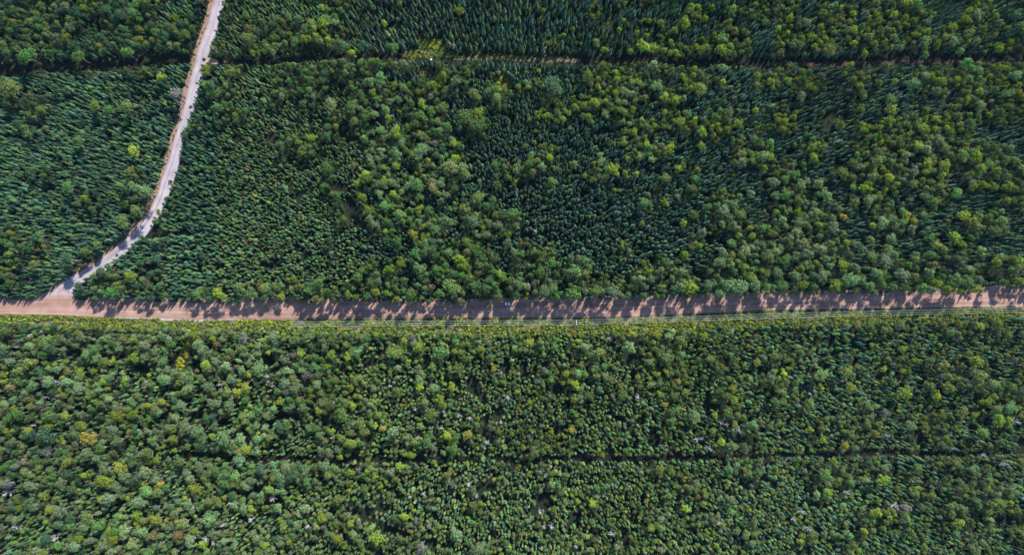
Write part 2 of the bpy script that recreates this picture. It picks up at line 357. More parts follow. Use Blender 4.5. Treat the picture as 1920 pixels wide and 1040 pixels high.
proto_col = bpy.data.collections.new('prototypes')                 # sources of the far mass; not linked to the scene
def protos(kind, makers, m_c, m_w):
    res = []
    for i, (c, w) in enumerate(makers):
        full = MB(); full.add(c, 0)
        if w: full.add(w, 1)
        ms = [m_c, m_w] if w else [m_c]
        res.append((c.mesh(kind + '_crown', [m_c]), w.mesh(kind + '_trunk', [m_w]) if w else None, full.mesh(kind + '_whole', ms)))
    return res
BL = protos('broadleaf', [make_broadleaf(100 + i, 10 + i % 5 * 2, 66) for i in range(10)], M_leaf, M_bark)
SP = protos('spruce', [make_spruce(200 + i, 9 + i % 3) for i in range(9)], M_needle, M_bark2)
BU = protos('bush', [(make_bush(300 + i), None) for i in range(4)], M_leaf, None)
SN = protos('snag', [make_snag(400 + i) for i in range(5)], M_dead, M_dead)

# ------------------------------------------------------------------ hues
HUE = {'y': (0.106, 0.146, 0.021), 'g': (0.057, 0.107, 0.032), 'p': (0.084, 0.124, 0.052), 'o': (0.075, 0.102, 0.029), 'd': (0.031, 0.067, 0.031),
       'L': (0.15, 0.20, 0.02), 'Y': (0.118, 0.130, 0.024), 'B': (0.21, 0.185, 0.02), 'O': (0.118, 0.10, 0.042), 'R': (0.15, 0.07, 0.06), 'k': (0.098, 0.10, 0.078)}
HNAME = {'y': 'yellow-green', 'g': 'mid green', 'p': 'pale green', 'o': 'olive green', 'd': 'dark green', 'L': 'lime green', 'Y': 'yellowish', 'B': 'golden yellow', 'O': 'orange tan', 'R': 'reddish brown', 'k': 'greyish'}
SHUE = {'b': (0.039, 0.069, 0.044), 'n': (0.022, 0.048, 0.030), 'm': (0.048, 0.086, 0.032), 't': (0.035, 0.074, 0.041), 'v': (0.061, 0.093, 0.031), 'u': (0.105, 0.10, 0.036)}
SNAME = {'u': 'yellowish', 'b': 'blue-green', 'n': 'blackish green', 'm': 'mid green', 't': 'teal green', 'v': 'olive green'}

# explicit crowns of the photo: centre x, y and radius in pixels, hue
CROWNS = """
970 552 11 g;988 551 6 B;1020 547 14 p;1042 553 7 g;1075 552 15 g;1115 548 14 g;1150 548 15 p;1177 551 7 g;1210 540 8 o;1240 540 9 o;1265 510 9 p;1219 522 9 p;1258 497 10 p;1275 510 12 g;1297 537 16 y;1350 549 10 p;1365 535 15 p;1385 540 17 p;1415 535 15 p;
1446 540 9 g;1465 540 14 g;1505 534 10 y;1522 538 9 g;1565 538 13 y;1595 525 16 p;1627 538 11 g;1652 536 8 g;1670 540 10 g;1695 539 11 g;1725 538 11 g;1755 534 11 y;1790 525 14 g;1807 530 16 g;1827 540 11 y;1880 530 9 g;1910 528 8 Y;1455 515 12 g;1490 517 12 p;1540 515 12 p;1640 512 13 p;1690 515 14 p;1740 512 12 p;
497 556 8 g;527 557 8 y;540 539 5 R;592 558 8 o;655 553 8 y;690 556 10 g;705 549 9 y;727 550 8 y;744 559 6 Y;767 552 12 g;790 558 6 y;810 540 8 O;825 552 12 g;848 540 18 g;888 535 13 g;910 540 13 g;938 518 11 y;147 537 9 d;210 550 13 g;370 552 11 o;412 552 13 y;470 552 11 g;
1169 39 6 y;1160 57 7 y;1192 62 7 y;1212 69 6 y;1237 47 10 y;1264 57 8 y;1285 46 12 y;1322 37 7 y;1335 15 8 y;1117 82 9 o;1132 95 8 y;1182 99 7 L;1207 90 14 y;1312 96 10 y;1350 96 12 y;1019 21 6 y;1057 67 5 y;1225 122 11 p;1132 125 10 o;1152 137 7 y;1102 143 12 o;1037 165 21 d;1230 162 12 p;1207 185 9 o;1245 182 11 y;1310 167 14 o;1355 155 9 y;1132 215 9 o;1107 230 8 o;1277 230 10 y;1320 225 9 o;1315 247 11 y;1365 212 12 o;1382 232 12 y;1417 207 7 y;1065 212 7 y;
1457 54 8 y;1485 70 6 p;1520 70 11 y;1525 87 7 L;1551 97 14 o;1600 82 8 y;1637 85 9 y;1620 102 10 y;1685 90 8 p;1785 77 11 p;1830 80 10 p;1732 104 9 g;1730 79 13 o;1807 35 9 y;1785 52 10 y;1815 65 11 o;1902 32 12 d;1800 97 8 p;1593 122 8 y;1482 125 10 o;1660 125 9 o;1610 140 9 o;1810 120 13 g;1815 150 9 g;1675 154 6 y;1647 156 8 o;1670 190 13 o;1710 162 15 g;1765 175 7 g;1837 202 11 p;1862 170 10 g;1902 142 12 p;1875 212 11 g;1670 207 12 y;1665 227 11 y;1735 207 8 o;1540 212 6 y;1502 182 10 p;1815 235 12 g;1730 242 12 y;
1152 320 13 y;1172 326 9 y;1175 299 6 y;1197 295 9 o;1255 280 13 y;1315 275 9 y;1307 319 7 y;1192 326 7 y;1247 337 11 o;1300 337 9 g;1075 310 10 o;1096 329 6 y;1111 339 8 o;1035 342 13 o;1045 320 9 g;1015 314 10 p;1125 292 9 o;1295 356 11 o;1151 356 5 y;1247 380 9 y;1300 405 10 o;1282 420 8 y;1325 389 9 p;1357 395 13 p;1385 402 13 o;1375 422 11 p;1317 435 11 p;1382 440 8 y;1370 457 10 g;1397 472 12 p;1417 457 8 p;1370 480 9 o;1432 317 8 y;1407 362 9 p;965 472 10 p;1000 472 11 o;1020 480 9 o;1015 512 12 g;
1532 270 8 y;1477 324 8 p;1470 337 10 g;1450 342 12 p;1532 347 13 p;1500 347 12 p;1452 367 10 p;1470 365 10 g;1547 367 13 p;1497 380 12 g;1525 400 13 p;1580 407 8 B;1662 395 6 y;1535 422 9 y;1495 420 12 p;1562 430 14 p;1447 437 10 o;1492 437 12 p;1627 377 11 p;1622 312 7 y;1735 280 12 p;1760 267 13 p;1737 307 12 y;1767 312 14 y;1800 292 13 o;1830 292 13 y;1850 310 11 g;1745 342 8 o;1710 345 11 p;1887 350 13 y;1822 352 9 y;1790 362 11 g;1747 380 12 g;1805 405 12 y;1822 415 13 y;1877 415 14 o;1852 407 10 g;1787 445 13 y;1865 432 12 o;1707 430 10 p;1672 412 11 p;1712 415 9 y;1630 452 10 p;1635 425 8 y;1612 467 13 p;1670 447 12 p;1742 447 10 g;1662 470 12 o;1555 457 10 p;1505 460 13 p;1535 467 13 p;1452 472 12 p;1495 480 13 p;1547 485 11 p;1470 492 12 g;1505 497 13 p;1580 497 12 y;1660 492 15 p;1635 480 12 p;1717 492 12 p;1837 470 11 p;1867 492 13 y;
615 75 9 y;660 100 9 L;645 85 12 g;685 87 13 d;720 45 8 y;860 22 10 y;692 155 13 g;660 165 9 g;740 162 8 y;712 147 13 g;815 160 11 y;855 155 13 p;660 205 14 g;792 197 11 y;827 205 13 o;727 222 9 y;765 240 8 y;700 217 11 g;870 220 18 g;892 235 16 g;790 217 13 o;622 197 13 p;890 180 13 o;715 245 12 g;742 247 13 y;837 237 12 g;
787 287 17 p;745 292 13 g;850 315 18 p;870 320 15 p;780 347 14 g;812 352 11 O;672 345 9 y;680 370 13 y;692 397 11 y;712 365 9 p;787 370 10 g;720 347 10 g;687 326 11 y;617 317 13 g;662 312 7 O;752 405 14 g;722 387 12 g;777 440 11 y;745 455 12 g;797 457 11 g;840 472 9 p;895 372 13 o;930 347 10 o;925 377 9 g;887 417 16 p;837 415 15 g;817 430 12 g;930 422 11 p;950 455 11 p;862 485 13 y;890 470 14 g;925 485 12 g;805 467 12 g;780 477 13 g;752 495 13 y;817 507 12 g;790 502 13 p;
312 711 13 p;350 707 15 p;487 689 15 g;539 695 11 p;556 729 15 p;589 714 7 Y;564 664 10 y;408 645 7 O;431 670 7 O;447 659 6 Y;473 648 6 Y;391 726 12 p;512 634 13 p;581 632 13 p;433 759 13 p;548 761 10 p;448 721 6 Y;
786 726 10 L;825 750 13 y;746 732 11 o;810 778 14 o;796 755 12 o;788 798 9 o;642 780 14 o;675 792 11 o;663 759 9 y;683 809 10 o;738 809 15 p;765 819 10 p;800 826 13 p;875 813 10 Y;850 811 9 o;936 809 8 o;738 661 14 o;785 651 12 y;827 659 16 g;810 688 9 o;858 692 12 o;846 724 9 y;813 726 10 p;658 830 14 Y;642 821 10 o;923 671 10 o;925 692 7 Y;
1079 720 10 L;1079 746 8 y;1104 740 10 o;1071 806 7 B;1168 740 11 o;1195 706 8 o;1145 713 10 o;1160 723 7 o;1095 650 12 p;1121 660 14 o;1179 650 13 p;1248 672 14 g;1233 660 10 o;1270 714 7 Y;1285 705 7 o;1245 759 8 Y;1300 782 13 p;1199 725 7 o;
1418 679 8 y;1539 701 13 o;1582 698 13 o;1593 723 10 Y;1468 701 8 L;1450 666 9 o;1432 671 9 p;1517 756 12 o;1464 734 7 o;1331 674 9 o;1340 779 7 y;1695 734 14 y;1828 679 14 Y;1756 743 11 L;1742 677 11 g;1742 724 13 o;1776 727 13 o;1767 685 12 o;1834 715 10 g;1862 718 10 p;1898 727 8 y;1848 754 11 y;1868 765 12 o;1890 762 12 p;1690 654 8 y;1801 773 12 o;1870 785 12 y;
1517 804 8 y;1540 804 9 o;1541 822 8 y;1581 834 9 y;1635 812 10 o;1625 795 9 o;1705 797 10 p;1732 802 9 Y;1840 810 12 o;1870 795 10 y;1655 900 12 y;1717 877 10 o;1642 960 12 y;1850 955 9 o;1797 977 11 y;1695 950 10 k;1802 915 12 o;1590 1002 11 p;1110 942 9 L;1285 952 9 y;1335 810 8 o;1352 827 8 L;1372 837 12 p;1365 880 12 p;1370 935 11 p;1412 795 12 p;1252 927 7 g;
632 937 12 o;617 890 11 o;857 1002 14 p;757 967 11 y;705 1005 14 y;575 950 10 p;552 872 10 o;610 870 12 p;685 917 10 o;792 1025 12 k;835 890 6 O;692 862 7 Y;225 877 13 y;197 900 17 y;165 820 16 Y;272 882 13 p;302 905 7 B;205 932 14 p;262 942 14 p;257 965 11 y;367 915 13 y;87 817 17 d;345 980 13 o;395 975 15 p;165 970 13 o;347 802 16 p;370 807 13 p;422 822 16 p;452 845 10 O;450 862 13 p;127 865 10 Y;287 1002 10 O;337 1002 12 O;57 940 13 p;
50 105 16 g;150 107 13 g;240 100 13 g;327 54 11 o;332 85 8 o;25 167 20 o;302 147 9 L;330 180 13 k;180 202 12 y;237 200 14 o;147 265 11 g;250 285 12 y;127 352 12 g;257 395 13 o;230 417 13 o;272 360 14 p;185 460 9 o;160 472 10 o;460 456 4 R;968 999 4 R;450 182 5 R
"""
SNAGS = """970 427 6;1005 432 7;850 507 9;922 518 5;895 552 6;1042 520 4;1228 538 5;1495 541 6;1572 543 7;1790 620 7;1142 634 7;575 987 7;510 935 7;880 908 6;895 930 4;795 925 5;768 933 4;928 980 4;731 724 4;804 800 5;827 801 5;783 819 7;879 785 7;938 790 6;831 773 7;860 780 6;940 698 4;779 769 5;627 753 5;623 819 5;952 744 8;910 830 7;
1206 700 6;1195 744 9;1223 763 5;993 788 4;1316 821 5;1352 792 7;1385 805 9;1365 796 6;1332 840 9;1307 825 8;1012 960 5;1020 990 5;1035 988 6;1021 892 4;1042 882 5;1080 1022 7;1347 980 8;1132 930 5;1147 1002 6;1225 960 4;1665 816 6;1787 839 5;1847 855 6;1887 870 7;1490 975 6;1590 922 6;1680 950 8;1700 977 7;1520 992 7;1507 960 7;1907 790 8;
10 924 9;27 990 8;100 1012 9;175 1000 5;200 912 5;362 1005 9;385 1010 10;400 1015 8;362 952 7;430 942 6;470 975 7;415 985 5;62 795 5;287 834 5;200 800 4;81 622 5;55 627 5;31 649 5;51 650 5;272 651 6;109 718 8;273 715 5;84 746 4;315 631 7;455 643 9;444 651 6;492 657 4;500 706 7;501 714 5;509 723 4;409 721 5;548 642 5;
850 85 5;860 240 5;800 265 5;905 365 6;1760 255 5;1690 175 5;1470 150 4;1205 250 5;700 70 5"""
# share of broadleaf crowns over the frame
GX = [80, 240, 400, 560, 720, 880, 1040, 1200, 1360, 1520, 1680, 1840]
GY = [30, 80, 160, 250, 330, 410, 490, 540, 640, 700, 770, 850, 930, 1020]
GB = np.array([
    [.80, .80, .55, .45, .25, .05, .05, .35, .55, .65, .55, .45], [.85, .85, .70, .60, .40, .12, .10, .40, .50, .65, .55, .45],
    [.35, .35, .15, .50, .70, .60, .30, .40, .35, .30, .30, .70], [.25, .30, .05, .45, .75, .35, .15, .30, .30, .25, .30, .60],
    [.15, .25, .03, .06, .70, .62, .04, .16, .35, .30, .35, .45], [.10, .20, .02, .04, .50, .85, .04, .04, .45, .55, .35, .40],
    [.20, .25, .12, .14, .60, .85, .35, .15, .70, .75, .60, .50], [.30, .40, .35, .50, .70, .90, .90, .90, .95, .95, .95, .80],
    [.85, .85, .90, .90, .85, .75, .50, .50, .35, .30, .25, .30], [.85, .85, .90, .85, .60, .40, .15, .25, .25, .25, .30, .35],
    [.85, .85, .90, .80, .55, .35, .18, .18, .20, .20, .30, .40], [.80, .80, .75, .60, .50, .25, .15, .15, .25, .25, .25, .35],
    [.75, .75, .65, .50, .35, .20, .15, .15, .20, .25, .25, .30], [.70, .70, .60, .50, .40, .30, .25, .20, .20, .20, .20, .25]])
def gridval(px, py):
    gx = np.clip(np.interp(px, GX, range(len(GX))), 0, len(GX) - 1.001); gy = np.clip(np.interp(py, GY, range(len(GY))), 0, len(GY) - 1.001)
    i = gx.astype(int); j = gy.astype(int); fx = gx - i; fy = gy - j
    return (GB[j, i] * (1 - fx) + GB[j, i + 1] * fx) * (1 - fy) + (GB[j + 1, i] * (1 - fx) + GB[j + 1, i + 1] * fx) * fy

# regional mixes of hue
def pick(r, d):
    t = r.random() * sum(d.values())
    for k, v in d.items():
        t -= v
        if t <= 0: return k
    return k
def broad_hue(px, py, r):
    if py > 600:
        if px < 620: return pick(r, {'p': 5, 'g': 3, 'o': 1.8, 'y': 1.6, 'O': .08, 'Y': .12, 'k': .2, 'd': .8})
        if px < 1000: return pick(r, {'o': 3.2, 'p': 3, 'g': 2, 'y': 1.5, 'Y': .12, 'k': .25, 'O': .05})
        return pick(r, {'o': 4, 'p': 2.5, 'y': 1.2, 'g': 1.5, 'k': .2, 'Y': .1, 'O': .05})
    if px < 420: return pick(r, {'g': 4, 'd': 4, 'o': 1.5, 'y': .6, 'p': 1})
    if px < 960: return pick(r, {'g': 5, 'y': 1.8, 'p': 2.2, 'o': 2, 'd': 1, 'O': .05, 'k': .1})
    if py < 260: return pick(r, {'y': 4, 'o': 3, 'g': 2, 'p': 1, 'k': .15})
    if py > 380: return pick(r, {'p': 5, 'g': 3, 'y': 1.4, 'o': 1.2, 'k': .15})
    return pick(r, {'y': 2.4, 'o': 3, 'g': 2, 'p': 2.2, 'k': .15})
def spruce_hue(px, py, r):
    if py > 600:
        if px < 1350: return pick(r, {'v': 5, 'm': 4, 't': 1.6, 'n': .8, 'u': .25})
        return pick(r, {'t': 4, 'm': 3.4, 'v': 1.6, 'n': 2})
    if px < 400: return pick(r, {'t': 5, 'm': 3.4, 'n': 3.6, 'v': .5})
    if px < 680: return pick(r, {'m': 5, 't': 1.6, 'v': 3, 'n': 1.4, 'u': .45})
    return pick(r, {'b': 5, 'n': 2.2, 't': 2, 'm': 1.2, 'v': .6})
GAIN = 1.36
def vary(c, r, a=0.16):
    k = GAIN * (1 + r.uniform(-a, a) * 1.3)
    return tuple(max(0.004, v * k * (1 + r.uniform(-a, a) * 0.6)) for v in c)

# ------------------------------------------------------------------ where the trees stand
CELL = 4.0
grid = {}
def free(x, y, rad, k):
    ci, cj = int(math.floor(x / CELL)), int(math.floor(y / CELL))
    for i in range(ci - 2, ci + 3):
        for j in range(cj - 2, cj + 3):
            for (a, b, q) in grid.get((i, j), ()):
                m = k * (rad + q)
                if (a - x) ** 2 + (b - y) ** 2 < m * m: return False
    return True
def put(x, y, rad): grid.setdefault((int(math.floor(x / CELL)), int(math.floor(y / CELL))), []).append((x, y, rad))

trees = []      # dict(kind, x, y, h, r, hue, px, py, rpx, explicit)
MPP = CAM_H / FPX
for line in CROWNS.replace('\n', '').split(';'):
    if not line.strip(): continue
    a, b, q, c = line.split(); a, b, q = float(a), float(b), float(q)
    rad = q * MPP * 0.92; h = min(19.0, 6.5 + rad * 2.3)
    if c in 'R': h = 6.5
    if 500 < b < 562 and a > 560: h = min(21.0, 10.5 + rad * 2.5)
    x, y = ground(a, b, h * 0.72)
    trees.append(dict(kind='broad', x=x, y=y, h=h, r=rad, hue=c, exp=True)); put(x, y, rad)
snags = []
for line in SNAGS.replace('\n', '').split(';'):
    a, b, q = (float(k) for k in line.split())
    h = 9.5 + rnd.uniform(0, 3.5); x, y = ground(a, b, h * 0.85)
    snags.append(dict(kind='snag', x=x, y=y, h=h, r=q * MPP * 0.95, hue='s', exp=True)); put(x, y, 1.2)

def candidates(n):
    x = rng.uniform(-405, 405, n); y = rng.uniform(-225, 285, n)
    return x, y
def blocked(x, y, h, rad):
    bad = np.zeros(len(x), bool)
    for t in (0.0, 0.35, 0.7, 1.0):
        px, py = project(x, y, h * t); bad |= open_mask(px, py)
    for (dx, dy) in ((.75, 0), (-.75, 0), (0, .75), (0, -.75)):
        px, py = project(x + rad * dx, y + rad * dy, h * 0.6); bad |= open_mask(px, py, -1.0, False)
    return bad
def roll(x, y): return 0.78 + 0.46 * fbm(x / 24.0 + 11, y / 24.0 + 5, 83, 2)
def gap(x, y): return fbm(x / 7.5 + 31, y / 7.5 + 17, 77, 2) < np.where(y < -4, 0.29, 0.25)
def share(x, y):
    px, py = project(x, y, np.full(len(x), 8.0))
    bump = np.where((px > 980) & (py > 130) & (py < 440) & ((py < 320) | (px > 1300)), 0.13, np.where((px > 1200) & (py > 600), 0.08, 0.0))
    u = fbm(x / 17.0 + 50, y / 17.0 + 50, 5, 3); u = np.clip((u - 0.22) / 0.56, 0, 1)
    return px, py, u < gridval(np.clip(px, 0, 1920), np.clip(py, 0, 1040)) + bump
# slim spruces standing in the north edge of the road
a = 150.0
while a < 2000:
    a += rnd.uniform(6, 26 if a > 560 else 15)
    hh = rnd.uniform(10.5, 14.5) if a < 560 else rnd.uniform(13, 18); rr = hh * .115
    xx, yy = ground(a, float(interp(ROAD_T, a)) - rnd.uniform(7, 16))
    bx, by = project(xx, yy, hh * .6)
    if not (1846 < a < 1872) and not in_gravel(np.array([bx - 6]), np.array([by]), 0, 8)[0] and free(xx, yy, rr * .5, .55):
        put(xx, yy, rr); trees.append(dict(kind='spruce', x=xx, y=yy, h=hh, r=rr, hue=spruce_hue(a, 540, rnd), exp=True))
# pass 1: broadleaf crowns
n = 34000
x, y = candidates(n); px, py, isb = share(x, y)
size = np.where((px > 960) & (py < 270), 1.95, np.where(py > 620, np.where(px < 640, 2.25, 1.95), 2.12))
rad = np.clip(size * np.exp(rng.normal(0, .28, n)), 1.3, 4.6); h = 6.2 + rad * 2.5 + rng.uniform(-1, 1.5, n)
h = np.where((px > 560) & (py > 470) & (py < 570), np.minimum(h * 1.35, 20), h)
h = h * roll(x, y)
ok = isb & ~gap(x, y) & ~blocked(x, y, h, rad)
order = np.argsort(-rad + rng.uniform(0, 1.6, n))
for i in order:
    if ok[i] and free(x[i], y[i], rad[i], 0.56):
        put(x[i], y[i], rad[i]); trees.append(dict(kind='broad', x=x[i], y=y[i], h=h[i], r=rad[i], hue=broad_hue(px[i], py[i], rnd), exp=False))
# pass 2: conifers, and saplings among the broadleaf trees
n = 260000
x, y = candidates(n); px, py, isb = share(x, y)
ssz = np.where(py > 600, np.where(px < 1350, 1.32, 1.36), np.where(px < 680, np.where(px < 400, 1.3, 1.1), np.where(py < 120, 1.5, 1.4)))
rad = np.clip(ssz * np.exp(rng.normal(0, .24, n)), 0.8, 2.5)
h = (0.5 * rad + 0.5 * ssz) * rng.uniform(5.0, 8.0, n); h = np.clip(h * np.where((py < 130) & (px > 640), 1.22, np.where((py > 600) & (px < 1350), 0.88, np.where(px < 680, 0.84, 0.95))), 5, 17)
sap = np.where(isb, rng.random(n) < 0.8, rng.random(n) < np.where((py > 600) & (px > 560) & (px < 1500), 0.42, np.where(py > 600, .34, .025)))
h = np.where(sap, 5.5 + rad * 2.2, h)
h = h * roll(x, y) * np.where((px > 1350) & (py > 600), 0.76, 1.0) * np.where(rng.random(n) < .05, 1.25, 1.0)
sparse = (px > 650) & (px < 1150) & (py < 112)
ok = ~gap(x, y) & ~blocked(x, y, h, rad)
for i in range(n):
    if ok[i] and free(x[i], y[i], rad[i], 0.86 if sparse[i] else 0.62):
        put(x[i], y[i], rad[i])
        if sap[i]: trees.append(dict(kind='broad', x=x[i], y=y[i], h=h[i], r=rad[i], hue=broad_hue(px[i], py[i], rnd), exp=False))
        else: trees.append(dict(kind='spruce', x=x[i], y=y[i], h=h[i], r=rad[i], hue=spruce_hue(px[i], py[i], rnd), exp=False))
for t in trees + snags:
    a, b = project(t['x'], t['y'], t['h'] * 0.72); t['px'], t['py'] = float(a[0]), float(b[0])
    t['in'] = 4 < t['px'] < 1916 and 4 < t['py'] < 1036
    ox, oy = t['px'] - 940, t['py'] - 600
    t['area'] = t['r'] * (t['r'] + 0.25 * t['h'] * math.hypot(ox, oy) / FPX)
    t['tint'] = vary(HUE[t['hue']] if t['kind'] == 'broad' else SHUE.get(t['hue'], (.5, .5, .5)), rnd, 0.22 if t['kind'] == 'broad' else 0.25)
    kk = 0.76 + 0.48 * float(fbm(np.array([t['x'] / 42.0 + 70]), np.array([t['y'] / 42.0 + 20]), 91, 2)[0]); kk *= 1.1 if t['y'] < -4 else 1.0; t['tint'] = tuple(v * kk for v in t['tint'])
    t['rot'] = (rnd.uniform(-.05, .05), rnd.uniform(-.05, .05), rnd.uniform(0, 6.28)); t['var'] = rnd.randrange(1000); t['ell'] = rnd.uniform(.86, 1.18) if t['kind'] == 'broad' else 1.0
broad = [t for t in trees if t['kind'] == 'broad']; spruce = [t for t in trees if t['kind'] == 'spruce']
def split(ts, n, must=lambda t: False):
    s = sorted([t for t in ts if t['in']], key=lambda t: (not must(t), -t['area'])); keep = s[:n]; ids = {id(t) for t in keep}
    return keep, [t for t in ts if id(t) not in ids]
autumn = [t for t in broad if t['exp'] and t['hue'] in 'YBOR' and t['in']]
aid = {id(t) for t in autumn}
leafy, leafy_rest = split([t for t in broad if id(t) not in aid], 300, lambda t: t['exp'] and t['hue'] == 'L')
spr, spr_rest = split(spruce, 300)
print('TREES', len(broad), len(spruce), len(autumn), len(snags))

# ------------------------------------------------------------------ the rest of each kind: one mass each
def scatter(name, pts, protoset, label, cat):
    me = bpy.data.meshes.new(name); me.from_pydata([(t['x'], t['y'], t.get('z', 0.0)) for t in pts], [], [])
    A = me.attributes
    A.new('variant', 'INT', 'POINT').data.foreach_set('value', [t['var'] % len(protoset) for t in pts])
    A.new('spin', 'FLOAT_VECTOR', 'POINT').data.foreach_set('vector', [k for t in pts for k in t['rot']])
    A.new('size', 'FLOAT_VECTOR', 'POINT').data.foreach_set('vector', [k for t in pts for k in (t['r'] * t.get('ell', 1), t['r'] / t.get('ell', 1), t['h'])])
    A.new('tint', 'FLOAT_VECTOR', 'POINT').data.foreach_set('vector', [k for t in pts for k in t['tint']])
    o = link(name, me); tag(o, label, cat, kind='stuff')
    col = bpy.data.collections.new(name + '_kinds')
    for i, p in enumerate(protoset): col.objects.link(bpy.data.objects.new('%s_kind_%02d' % (name, i), p[2]))
    ng = bpy.data.node_groups.new(name, 'GeometryNodeTree')
    ng.interface.new_socket('Geometry', in_out='INPUT', socket_type='NodeSocketGeometry'); ng.interface.new_socket('Geometry', in_out='OUTPUT', socket_type='NodeSocketGeometry')
    nd = ng.nodes; gi = nd.new('NodeGroupInput'); go = nd.new('NodeGroupOutput')
    ci = nd.new('GeometryNodeCollectionInfo'); ci.inputs['Collection'].default_value = col; ci.inputs['Separate Children'].default_value = True; ci.inputs['Reset Children'].default_value = True
    ip = nd.new('GeometryNodeInstanceOnPoints'); ip.inputs['Pick Instance'].default_value = True
    def na(n_, ty):
        k = nd.new('GeometryNodeInputNamedAttribute'); k.data_type = ty; k.inputs['Name'].default_value = n_; return k.outputs['Attribute']
    er = nd.new('FunctionNodeEulerToRotation')
    L = ng.links.new
    L(gi.outputs[0], ip.inputs['Points']); L(ci.outputs[0], ip.inputs['Instance']); L(na('variant', 'INT'), ip.inputs['Instance Index'])
    L(na('spin', 'FLOAT_VECTOR'), er.inputs[0]); L(er.outputs[0], ip.inputs['Rotation']); L(na('size', 'FLOAT_VECTOR'), ip.inputs['Scale']); L(ip.outputs[0], go.inputs[0])
    md = o.modifiers.new('scatter', 'NODES'); md.node_group = ng
    return o
scatter('spruce_tree_mass', spr_rest, SP, 'dense mass of narrow dark green spruces filling the woods on both sides', 'spruce wood')
scatter('leafy_tree_mass', leafy_rest, BL, 'mass of round green broadleaf crowns mixed through the woods', 'broadleaf wood')

# ------------------------------------------------------------------ labels
ORD = ['', 'second ', 'third ', 'fourth ', 'fifth ', 'sixth ', 'seventh ', 'eighth ', 'ninth ', 'tenth ', 'eleventh ', 'twelfth ', 'thirteenth ', 'fourteenth ', 'fifteenth ', 'sixteenth ']
MARKS = [(954, 569, 'the white pickup truck'), (1081, 604, 'the crossarm utility pole'), (100, 550, 'the road junction'), (540, 539, 'the red roadside tree'), (808, 112, 'the white rock on the upper track'),
         (805, 84, 'the yellow-green meadow'), (392, 115, 'the sandy patch by the gravel road'), (401, 10, 'the top end of the gravel road'), (345, 668, 'the lime bush strip'), (587, 610, 'the pinkish brush pile'),
         (1580, 407, 'the round golden tree upper right'), (1079, 720, 'the lime tree below the pole'), (302, 905, 'the small golden tree lower left'), (658, 830, 'the big golden tree lower middle'),
         (910, 830, 'the long bare white trunk'), (1385, 805, 'the widest white snag'), (10, 924, 'the snag at the left edge'), (1037, 165, 'the largest dark green crown'), (1780, 174, 'the grey bare gap'),
         (945, 155, 'the small central meadow'), (662, 312, 'the small orange tree'), (262, 422, 'the gravel road bend'), (1828, 679, 'the golden tree far right'), (575, 987, 'the forked snag at the bottom'), (1245, 759, 'the golden tree lower centre'),
         (968, 999, 'the red tree at the bottom'), (330, 180, 'the grey crown by the gravel road'), (1900, 20, 'the top right corner'), (20, 20, 'the top left corner'), (1900, 1020, 'the bottom right corner'), (25, 1020, 'the bottom left corner')]
DIRS = ['right of', 'upper right of', 'above', 'upper left of', 'left of', 'lower left of', 'below', 'lower right of']
used = set()
def name_all(ts, noun, hname):
    buckets = {}
    for t in ts:
        best = min(MARKS, key=lambda m: math.hypot(m[0] - t['px'], m[1] - t['py']) + (0 if math.hypot(m[0] - t['px'], m[1] - t['py']) > 9 else 1e6))
        a = math.atan2(-(t['py'] - best[1]), t['px'] - best[0]); d = DIRS[int(round(a / (math.pi / 4))) % 8]
        t['dist'] = math.hypot(best[0] - t['px'], best[1] - t['py'])
        buckets.setdefault((hname[t['hue']], d, best[2]), []).append(t)
    for (c, d, m), q in buckets.items():
        q.sort(key=lambda t: t['dist'])
        for i, t in enumerate(q):
            near = 'one nearest ' if i == 0 and len(q) > 1 else ('' if len(q) == 1 else ORD[i] + 'nearest ')
            size = 'broad' if t['rpx'] > 12.5 else ('small' if t['rpx'] < 8 else 'round') if noun != 'spruce' else ('tall' if t['h'] > 12 else 'slim')
            if noun == 'dead tree': size = 'bare'
            t['label'] = '%s %s %s, %s%s %s' % (size, c, noun, near, d, m)
            if len(t['label'].split()) > 16: t['label'] = t['label'].replace('broadleaf ', '').replace(size + ' ', '', 1)
for t in trees + snags: t['rpx'] = t['r'] / MPP
name_all(leafy, 'broadleaf tree', HNAME); name_all(autumn, 'tree', HNAME); name_all(spr, 'spruce', SNAME)
for s in snags: s['hue'] = 'w' if s['r'] < 2.1 else 'g'
name_all(snags, 'dead tree', {'w': 'whitish', 'g': 'greyish white'})

# ------------------------------------------------------------------ the trees that show largest, each a thing
def grow(name, t, protoset, cat, group, crown='crown'):
    c, w, full = protoset[t['var'] % len(protoset)]
    e = bpy.data.objects.new(name, None); COL.objects.link(e); e.empty_display_size = 0.5
    e.location = (t['x'], t['y'], 0); e.rotation_euler = t['rot']; e.scale = (t['r'] * t['ell'], t['r'] / t['ell'], t['h'])
    tag(e, t['label'], cat, group)
    o = link(crown, c, e); o['tint'] = [float(k) for k in t['tint']]
    link('trunk', w, e)
    return e
for t in leafy: grow('broadleaf_tree', t, BL, 'tree', 'large broadleaf trees standing in the woods')
for t in autumn: grow('autumn_tree', t, BL, 'tree', 'trees turning yellow, orange or red')
for t in spr: grow('spruce_tree', t, SP, 'spruce', 'tallest spruces standing in the woods')
for t in snags: grow('dead_tree', t, SN, 'dead tree', 'bare dead trees among the green crowns', 'branches')

